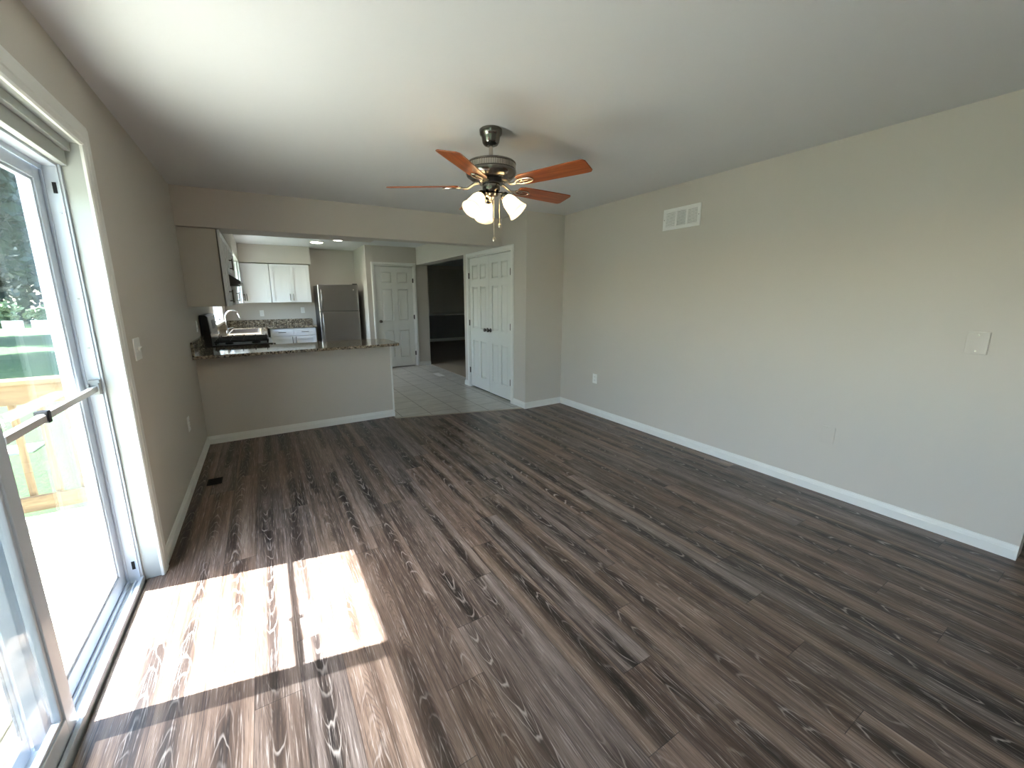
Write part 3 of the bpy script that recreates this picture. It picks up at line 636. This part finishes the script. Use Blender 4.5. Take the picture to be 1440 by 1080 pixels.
# ------------------------------------------------------------------ kitchen cabinets
def shaker(m_, w_, h_, t=.02, st=.055):
    """local: x 0..w, front toward -y, z up"""
    m_.box(0, w_, -t * .25, 0, 0, h_)
    m_.box(0, st, -t, -t * .2, 0, h_); m_.box(w_ - st, w_, -t, -t * .2, 0, h_); m_.box(st, w_ - st, -t, -t * .2, 0, st); m_.box(st, w_ - st, -t, -t * .2, h_ - st, h_)
def pull(parent, T, x, z, vert=True, L=.13, m='nickel'):
    m_ = MB(); m_.T = T; d = L / 2
    if vert:
        m_.cyl((x, -.05, z - d), (x, -.05, z + d), .0055, 10)
        for q in (-d * .72, d * .72): m_.cyl((x, -.018, z + q), (x, -.05, z + q), .0045, 8)
    else:
        m_.cyl((x - d, -.05, z), (x + d, -.05, z), .0055, 10)
        for q in (-d * .72, d * .72): m_.cyl((x + q, -.018, z), (x + q, -.05, z), .0045, 8)
    m_.build('cabinet_handle', m, parent, smooth=True)
def cabinet(c, face, w_, dp, h_, label, fronts, cat='cabinet', group=None, body='cab', name='wall_cabinet', bh=None):
    """c = world point at the wall-side left bottom corner seen from the front; face '+x' or '-y' is where the doors look"""
    T = {'-y': Matrix.Translation((c[0], c[1] - dp, c[2])), '+x': Matrix.Translation((c[0] + dp, c[1], c[2])) @ Matrix.Rotation(R(90), 4, 'Z')}[face]
    o = thing(name, T @ Vector((w_ / 2, dp / 2, 0)), label, cat, group)
    m_ = MB(); m_.T = T; m_.box(0, w_, .010, dp, 0, bh or h_); m_.build('cabinet_body', body, o, bevel=.001)
    for (kind, x, z, fw, fh, hx, hz, vert) in fronts:
        m_ = MB(); m_.T = T @ Matrix.Translation((x, 0, z)); shaker(m_, fw, fh); p = m_.build('cabinet_' + kind, 'cab', o, bevel=.0012)
        pull(p, T, hx, hz, vert)
    return o
UZ, UH = 1.365, .725
def two_doors(w_, h_, low=True, hl=.13):
    d = w_ / 2 - .004; z = .10 if low else h_ - .1
    return [('door', .003, .002, d, h_ - .004, d - .025, z, True), ('door', w_ / 2 + .001, .002, d, h_ - .004, w_ / 2 + .028, z, True)]
cabinet((0, 4.735, UZ), '+x', .595, .31, UH, 'wall cabinet with a plain side panel hanging just under the dropped beam', two_doors(.595, UH), body='cabside')
cabinet((0, 5.34, 1.735), '+x', .76, .31, 2.09 - 1.735, 'short wall cabinet above the range hood', two_doors(.76, .355))
cabinet((0, 6.11, UZ), '+x', .80, .31, UH, 'white wall cabinet on the left just past the range hood', two_doors(.8, UH))
cabinet((0, 8.56, UZ), '+x', .60, .31, UH, 'white wall cabinet in the far left kitchen corner past the sink window', [('door', .003, .002, .29, UH - .004, .265, .10, True)])
cabinet((.335, YK, UZ), '-y', .46, .315, UH, 'white single door wall cabinet on the far kitchen wall next to the corner', [('door', .03, .002, .427, UH - .004, .055, .10, True)])
cabinet((.80, YK, UZ), '-y', .70, .315, UH, 'white double door wall cabinet on the far kitchen wall nearest the refrigerator', two_doors(.70, UH))

def base_fronts(w_, n=1):
    f = []; e = w_ / n
    for k in range(n):
        x = k * e
        f.append(('drawer', x + .004, .635, e - .008, .135, x + e / 2, .7025, False))
        f.append(('door', x + .004, .005, e - .008, .62, x + (e - .03 if k == 0 else .03), .55, True))
    return f
cabinet((.70, YK - .024, .10), '-y', .80, .576, .782, 'white base cabinet with two drawers on the far kitchen wall', base_fronts(.80, 2), name='base_cabinet')
cabinet((.024, 6.11, .10), '+x', 1.1, .576, .782, 'white base cabinet along the left between range and sink', base_fronts(1.1, 2), name='base_cabinet')
cabinet((.024, 7.22, .10), '+x', 1.3, .576, .782, 'white sink base cabinet along the left kitchen wall', base_fronts(1.3, 2), name='base_cabinet', bh=.62)
T = None
pc = thing('base_cabinet', (1.27, 5.0, .0), 'white peninsula base cabinet behind the half wall', 'cabinet')
m_ = MB(); m_.box(.665, 1.88, 4.81, 5.19, .0, .884); m_.build('cabinet_body', 'cab', pc)
for k in range(2):
    m_ = MB(); m_.T = Matrix.Translation((1.88 - k * .60, 5.19, .1)) @ Matrix.Rotation(R(180), 4, 'Z'); shaker(m_, .596, .77); p = m_.build('cabinet_door', 'cab', pc, bevel=.0012)
fc = thing('base_cabinet', (.33, 5.07, 0), 'corner base cabinet between half wall and range', 'cabinet')
m_ = MB(); m_.box(.0, .655, 4.81, 5.335, .0, .884); m_.build('cabinet_body', 'cab', fc)

# granite counters, each with its upstand
ct = thing('peninsula_counter', (.98, 4.9, .886), 'speckled brown granite peninsula counter with a clipped end', 'countertop')
m_ = MB(); m_.prism([(0.002, 4.52), (1.915, 4.52), (1.945, 4.53), (1.962, 4.56), (1.97, 4.62), (1.97, 5.02), (1.94, 5.13), (1.76, 5.24), (.66, 5.24), (.66, 5.335), (.002, 5.335)], .886, .916); m_.build('counter_slab', 'granite', ct, bevel=.004)
m_ = MB(); m_.box(.002, .024, 4.525, 5.33, .917, 1.045); m_.build('upstand', 'granite', ct, bevel=.002)
kc = thing('kitchen_counter', (.5, 8.0, .884), 'speckled granite counter running round the far kitchen corner', 'countertop')
SX0, SX1, SY0, SY1 = .14, .52, 7.25, 8.25
m_ = MB(); m_.box(.002, SX0, 6.11, YK - .002, .884, .915); m_.box(SX0, .65, 6.11, SY0, .884, .915); m_.box(SX1, .65, SY0, SY1, .884, .915); m_.box(SX0, .65, SY1, YK - .002, .884, .915); m_.box(.65, 1.515, 8.56, YK - .002, .884, .915); m_.build('counter_slab', 'granite', kc)
m_ = MB(); m_.box(.024, 1.505, YK - .022, YK - .002, .916, 1.03); m_.box(.002, .022, 6.11, YK - .002, .916, 1.03); m_.build('upstand', 'granite', kc, bevel=.002)
sk = thing('kitchen_sink', ((SX0 + SX1) / 2, (SY0 + SY1) / 2, .72), 'stainless steel sink in the counter along the left kitchen wall', 'sink')
m_ = MB(); q = .012; z = .74
m_.box(SX0 + .001, SX1 - .001, SY0 + .001, SY1 - .001, z, z + .004); m_.box(SX0 + .001, SX0 + .006, SY0 + .001, SY1 - .001, z, .916); m_.box(SX1 - .006, SX1 - .001, SY0 + .001, SY1 - .001, z, .916); m_.box(SX0 + .001, SX1 - .001, SY0 + .001, SY0 + .006, z, .916); m_.box(SX0 + .001, SX1 - .001, SY1 - .006, SY1 - .001, z, .916); m_.box(SX0 + .001, SX1 - .001, 7.745, 7.755, z, .90)
m_.build('basin', 'steel', sk)
m_ = MB(); b = .018; m_.box(SX0 - b, SX0 + .004, SY0 - b, SY1 + b, .9155, .9195); m_.box(SX1 - .004, SX1 + b, SY0 - b, SY1 + b, .9155, .9195); m_.box(SX0, SX1, SY0 - b, SY0 + .004, .9155, .9195); m_.box(SX0, SX1, SY1 - .004, SY1 + b, .9155, .9195); m_.build('rim', 'steel', sk, bevel=.001)
fa = thing('kitchen_faucet', (.086, 7.7, .916), 'tall chrome gooseneck faucet behind the kitchen sink', 'faucet')
m_ = MB(); m_.lathe([(0, .916), (.028, .916), (.028, .922), (.018, .93), (.016, .97), (0, .97)], (.086, 7.7, 0), (0, 0, 1), 20, cap=False); m_.build('faucet_base', 'chrome', fa, smooth=True)
m_ = MB(); pts = [(.086, 7.7, .95), (.086, 7.7, 1.15)] + [(.086 + .095 - .095 * math.cos(t), 7.7, 1.15 + .105 * math.sin(t)) for t in [R(a) for a in range(15, 166, 15)]] + [(.29, 7.7, 1.10)]
m_.tube(pts, .0125, 12); m_.build('spout', 'chrome', fa, smooth=True)
m_ = MB(); m_.cyl((.086, 7.79, .916), (.086, 7.79, .955), .016, 16); m_.tube([(.086, 7.79, .95), (.12, 7.80, .965), (.17, 7.82, .975)], .007, 8); m_.build('faucet_lever', 'chrome', fa, smooth=True)

# range
rg = thing('gas_range', (.33, 5.72, 0), 'black and stainless gas range with cast iron grates behind the peninsula', 'stove')
RY0, RY1 = 5.34, 6.10
m_ = MB(); m_.box(.01, .66, RY0, RY1, .0, .905); m_.build('range_body', 'black', rg, bevel=.003)
m_ = MB(); m_.box(.02, .68, RY0, RY1, .905, .925); m_.build('cooktop', 'black', rg, bevel=.003)
m_ = MB(); m_.prism([(.005, .905), (.09, .905), (.09, 1.03), (.075, 1.25), (.055, 1.265), (.005, 1.265)], RY0, RY1, 'y'); bgd = m_.build('backguard', 'black', rg, bevel=.004)
m_ = MB(); m_.prism([(.088, 1.06), (.096, 1.06), (.081, 1.245), (.073, 1.245)], RY0 + .015, RY1 - .015, 'y'); m_.build('control_panel', 'steel', bgd, bevel=.002)
m_ = MB(); m_.prism([(.0945, 1.10), (.0965, 1.10), (.0885, 1.20), (.0865, 1.20)], RY0 + .25, RY0 + .51, 'y'); m_.build('display', 'black', bgd)
m_ = MB(); m_.box(.66, .685, RY0 + .01, RY1 - .01, .17, .74); dr_ = m_.build('oven_door', 'steel', rg, bevel=.003)
m_ = MB(); m_.cyl((.72, RY0 + .06, .70), (.72, RY1 - .06, .70), .011, 12)
for q in (RY0 + .1, RY1 - .1): m_.cyl((.68, q, .70), (.72, q, .70), .008, 8)
m_.build('oven_handle', 'chrome', dr_, smooth=True)
m_ = MB(); m_.prism([(.66, .76), (.70, .77), (.685, .905), (.66, .905)], RY0, RY1, 'y'); kp = m_.build('knob_panel', 'steel', rg, bevel=.002)
for k in range(5):
    y = RY0 + .09 + .145 * k; m_ = MB(); m_.lathe([(0, 0), (.021, 0), (.022, .006), (.018, .03), (0, .032)], (.692, y, .838), (1, 0, .12), 18, cap=False); m_.build('burner_knob', 'nickel', rg, smooth=True)
for k in range(3):
    ya, yb = RY0 + .03 + k * .236, RY0 + .03 + k * .236 + .226
    m_ = MB(); z = .952; r = .008
    for yy in (ya + .01, yb - .01): m_.box(.11, .64, yy - r, yy + r, z, z + .016)
    for xx in (.115, .25, .375, .5, .635): m_.box(xx - r, xx + r, ya, yb, z, z + .016)
    m_.box(.11, .64, (ya + yb) / 2 - r, (ya + yb) / 2 + r, z + .004, z + .02)
    for xx in (.13, .25, .375, .5, .62):
        m_.prism([(xx - .006, z + .015), (xx + .006, z + .015), (xx + .003, z + .035), (xx - .003, z + .035)], ya + .004, ya + .03, 'y'); m_.prism([(xx - .006, z + .015), (xx + .006, z + .015), (xx + .003, z + .035), (xx - .003, z + .035)], yb - .03, yb - .004, 'y')
    for xx in (.12, .63):
        for yy in (ya + .012, yb - .012): m_.box(xx - .008, xx + .008, yy - .008, yy + .008, .925, z)
    m_.build('burner_grate', 'iron', rg, bevel=.002)
for (x, y, r) in ((.24, RY0 + .14, .04), (.51, RY0 + .14, .045), (.375, RY0 + .38, .05), (.24, RY0 + .62, .04), (.51, RY0 + .62, .045)):
    m_ = MB(); m_.lathe([(0, .925), (r, .925), (r, .937), (r * .8, .943), (0, .944)], (x, y, 0), (0, 0, 1), 20, cap=False); m_.build('burner', 'iron', rg, smooth=True)
# hood
hd = thing('range_hood', (.2, 5.72, 1.6), 'dark slim range hood under the short wall cabinet', 'range hood')
m_ = MB(); m_.prism([(.002, 1.60), (.43, 1.60), (.43, 1.635), (.30, 1.725), (.002, 1.733)], RY0 + .004, RY1 - .004, 'y'); m_.build('hood_body', mat('dark_hood_steel', (.09, .085, .08), .35, .6), hd, bevel=.003)
m_ = MB(); m_.box(.05, .40, RY0 + .04, RY1 - .04, 1.594, 1.6005); m_.build('hood_filter', 'dark', hd)

# refrigerator
fr = thing('refrigerator', (1.95, 8.8, 0), 'stainless steel top freezer refrigerator with black sides in the kitchen alcove', 'refrigerator')
FX0, FX1, FYF, FZ = 1.575, 2.325, 8.395, 1.70
m_ = MB(); m_.box(FX0 + .004, FX1 - .004, FYF + .075, 9.12, .02, FZ - .012); m_.build('refrigerator_body', 'black', fr, bevel=.004)
for nm, za, zb in (('freezer_door', 1.19, FZ), ('refrigerator_door', .08, 1.178)):
    m_ = MB(); pts = [(FX0, FYF + .068), (FX0, FYF + .012), (FX0 + .010, FYF + .003), (FX0 + .03, FYF), (FX1 - .03, FYF), (FX1 - .010, FYF + .003), (FX1, FYF + .012), (FX1, FYF + .068)]
    m_.prism(pts, za, zb); p = m_.build(nm, 'steel', fr, bevel=.003)
    hx = FX0 + .055; zs = (1.235, 1.60) if nm[0] == 'f' else (.62, 1.14)
    m_ = MB(); L = zs[1] - zs[0]
    m_.tube([(hx, FYF + .002, zs[0]), (hx, FYF - .03, zs[0] + .03), (hx, FYF - .055, zs[0] + L * .3), (hx, FYF - .06, zs[0] + L * .5), (hx, FYF - .055, zs[0] + L * .7), (hx, FYF - .03, zs[1] - .03), (hx, FYF + .002, zs[1])], .013, 10)
    m_.build('door_handle', 'steel', p, smooth=True)
    if nm[0] == 'f':
        m_ = MB(); m_.cyl((FX1 - .09, FYF + .001, 1.60), (FX1 - .09, FYF - .002, 1.60), .013, 16); m_.build('badge', 'chrome', p)
m_ = MB(); m_.box(FX1 - .09, FX1 - .01, FYF + .02, FYF + .11, FZ, FZ + .018); m_.build('hinge_cover', 'black', fr, bevel=.003)
m_ = MB(); m_.box(FX0 + .02, FX1 - .02, FYF + .05, FYF + .09, 0, .075); m_.build('kick_grille', 'black', fr)

# kitchen ceiling lights
for (x, y, lb) in ((1.585, 8.02, 'round lit ceiling light, the left and larger looking of the two in the kitchen'), (1.87, 7.50, 'round lit ceiling light, right one peeping below the dropped beam')):
    o = thing('ceiling_light', (x, y, H), lb, 'ceiling light', 'kitchen ceiling lights')
    m_ = MB(); m_.lathe([(.118, H), (.118, H - .012), (.108, H - .022), (.10, H - .018)], (x, y, 0), (0, 0, 1), 32, cap=False); m_.build('light_ring', 'trim', o, smooth=True)
    m_ = MB(); m_.lathe([(0, H - .03), (.06, H - .028), (.102, H - .018), (.102, H - .01), (0, H - .009)], (x, y, 0), (0, 0, 1), 32, cap=False); m_.build('diffuser', 'led', o, smooth=True)

# ------------------------------------------------------------------ outdoors
GZ = -.8
mb = MB(); mb.box(-150, 60, -60, 150, GZ - .2, GZ); struct(mb, 'lawn', 'lawn', 'sunny mown lawn beyond the deck', 'lawn')
mb = MB(); mb.box(-120, 40, 38.5, 47, GZ, GZ + .02); struct(mb, 'road', 'concrete', 'pale road across the far side of the lawn', 'road')
mb = MB(); mb.prism([(-9, 8.2), (-2.6, 8.3), (-2.6, 8.75), (-9, 8.75)], GZ, GZ + .03); struct(mb, 'path', 'concrete', 'pale walkway in the lawn behind the railing', 'path')
mb = MB(); mb.box(-1.0, -.2, 5.0, 12, GZ, GZ + .04); struct(mb, 'walkway', mat('light_concrete', srgb(205, 203, 196), 0.9, var=0.06, vscale=2), 'pale concrete strip added along the house wall to bounce sunlight indoors', 'walkway')  # added reflector strip, throws sunlight up through the kitchen window
# deck boards, one mesh pattern of planks running along y
mb = MB(); n0 = -.218
for k in range(24):
    xa = -.2225 - .151 * (k + 1) + .005; mb.box(xa, xa + .145, -2.2, 3.98, -.155, -.12)
mb.box(-3.9, -.2, 3.93, 3.97, -.4, -.155); mb.box(-3.9, -.2, -2.2, -2.15, -.4, -.155)
struct(mb, 'deck', 'deck', 'sunlit pressure treated deck outside the sliding door', 'deck', bevel=.003)
dr = thing('deck_railing', (-2.0, 3.92, -.12), 'pressure treated wooden railing along the far edge of the deck', 'railing')
m_ = MB(); m_.box(-3.85, -.24, 3.86, 4.00, .87, .905); m_.build('rail_cap', 'rail', dr, bevel=.004)
m_ = MB(); m_.box(-3.85, -.24, 3.885, 3.921, .735, .87); m_.build('top_rail', 'rail', dr, bevel=.003)
m_ = MB(); m_.box(-3.85, -.24, 3.885, 3.921, -.05, .06); m_.build('bottom_rail', 'rail', dr, bevel=.003)
for k in range(24):
    x = -.42 - .135 * k; m_ = MB(); m_.box(x - .0165, x + .0165, 3.922, 3.955, -.05, .87); m_.build('baluster', 'baluster', dr, bevel=.003)
for x in (-.29, -2.1, -3.8): m_ = MB(); m_.box(x - .045, x + .045, 3.888, 3.978, -.6, .87); m_.build('post', 'baluster', dr, bevel=.004)
# roof eave above the door: it cuts the sunlight off the upper glass
mb = MB(); mb.box(-.80, -.18, -4, 6, 2.62, 2.70); mb.box(-.83, -.80, -4, 6, 2.60, 2.76); struct(mb, 'roof_eave', 'siding', 'roof eave over the outside of the door wall', 'roof')

def foliage(c, rx, ry, rz, n, size, seed, gap=.0):
    rnd = random.Random(seed); m_ = MB()
    blobs = [(Vector((rnd.uniform(-.65, .65) * rx, rnd.uniform(-.65, .65) * ry, rnd.uniform(-.75, .75) * rz)), rnd.uniform(.3, .5)) for _ in range(26)]
    for i in range(n):
        b, br = rnd.choice(blobs); d = Vector((rnd.gauss(0, 1), rnd.gauss(0, 1), rnd.gauss(0, 1))).normalized() * rnd.random() ** .35
        p = Vector(c) + b + Vector((d.x * rx * br, d.y * ry * br, d.z * rz * br))
        u = Vector((rnd.gauss(0, 1), rnd.gauss(0, 1), rnd.gauss(0, .6))).normalized(); v = u.orthogonal().normalized(); v = (Matrix.Rotation(rnd.uniform(0, 6.28), 3, u) @ v); s = size * rnd.uniform(.6, 1.3)
        m_.bm.faces.new([m_.bm.verts.new(p + u * s), m_.bm.verts.new(p + v * s * .5), m_.bm.verts.new(p - u * s), m_.bm.verts.new(p - v * s * .5)])
    return m_
def tree(name, x, y, h, r, label, seed, n=5200, size=.28, tr=.3, low=.25, m='leaf'):
    o = thing(name, (x, y, GZ), label, 'tree', 'trees beyond the lawn')
    m_ = MB(); zt = GZ + h * .75
    m_.tube([(x, y, GZ - .1), (x + .05, y, GZ + h * .2), (x - .1, y + .1, GZ + h * .45), (x + .1, y, zt)], [tr * 1.25, tr, tr * .8, tr * .35], 12)
    rnd = random.Random(seed)
    for k in range(5):
        a = rnd.uniform(0, 6.28); z0 = GZ + h * rnd.uniform(.35, .6); e = Vector((math.cos(a), math.sin(a), .7)) * r * .7
        m_.tube([(x, y, z0), Vector((x, y, z0)) + e * .5, Vector((x, y, z0)) + e + Vector((0, 0, .4))], [tr * .4, tr * .25, tr * .1], 8)
    m_.build('trunk', 'bark', o, smooth=True)
    f = foliage((x, y, GZ + h * (low + (1 - low) / 2)), r, r, h * (1 - low) / 2, n, size, seed); f.build('foliage', m, o)
    return o
tree('shade_tree', -11.0, 22.5, 15, 4.8, 'tall dark leafy tree filling the top of the door glass', 1, 16000, .30, .42, .18)
tree('shade_tree', -16.5, 34, 16, 5.0, 'tall leafy tree on the lawn at the far left of the door glass', 2, 15000, .36, .4, .15)
tree('shade_tree', -19.8, 57.5, 18, 6.3, 'broad dark tree standing behind the pale road', 3, 14000, .5, .40, .10)
tree('shade_tree', -40.0, 72, 18, 8.0, 'wide dark tree behind the road further left', 4, 14000, .5, .5, .08)
tree('shade_tree', -3.0, 36, 14, 4.5, 'dark tree partly behind the door frame', 5, 12000, .34, .35, .15)
hg = thing('shrub_row', (-16, 49.6, GZ), 'low dull green shrub row behind the road', 'hedge')
for k in range(5):
    m_ = foliage((-32 + k * 6.0, 49.6, GZ + .9), 3.0, .4, 1.2, 1500, .25, 20 + k); m_.build('shrub', 'hedge', hg)
fe = thing('low_fence', (-16, 48.5, GZ), 'low pale fence along the far side of the road', 'fence')
for k in range(16):
    x = -30 + k * 1.7; m_ = MB(); m_.box(x, x + 1.25, 48.5, 48.6, GZ, GZ + .62); m_.build('fence_panel', 'siding', fe)
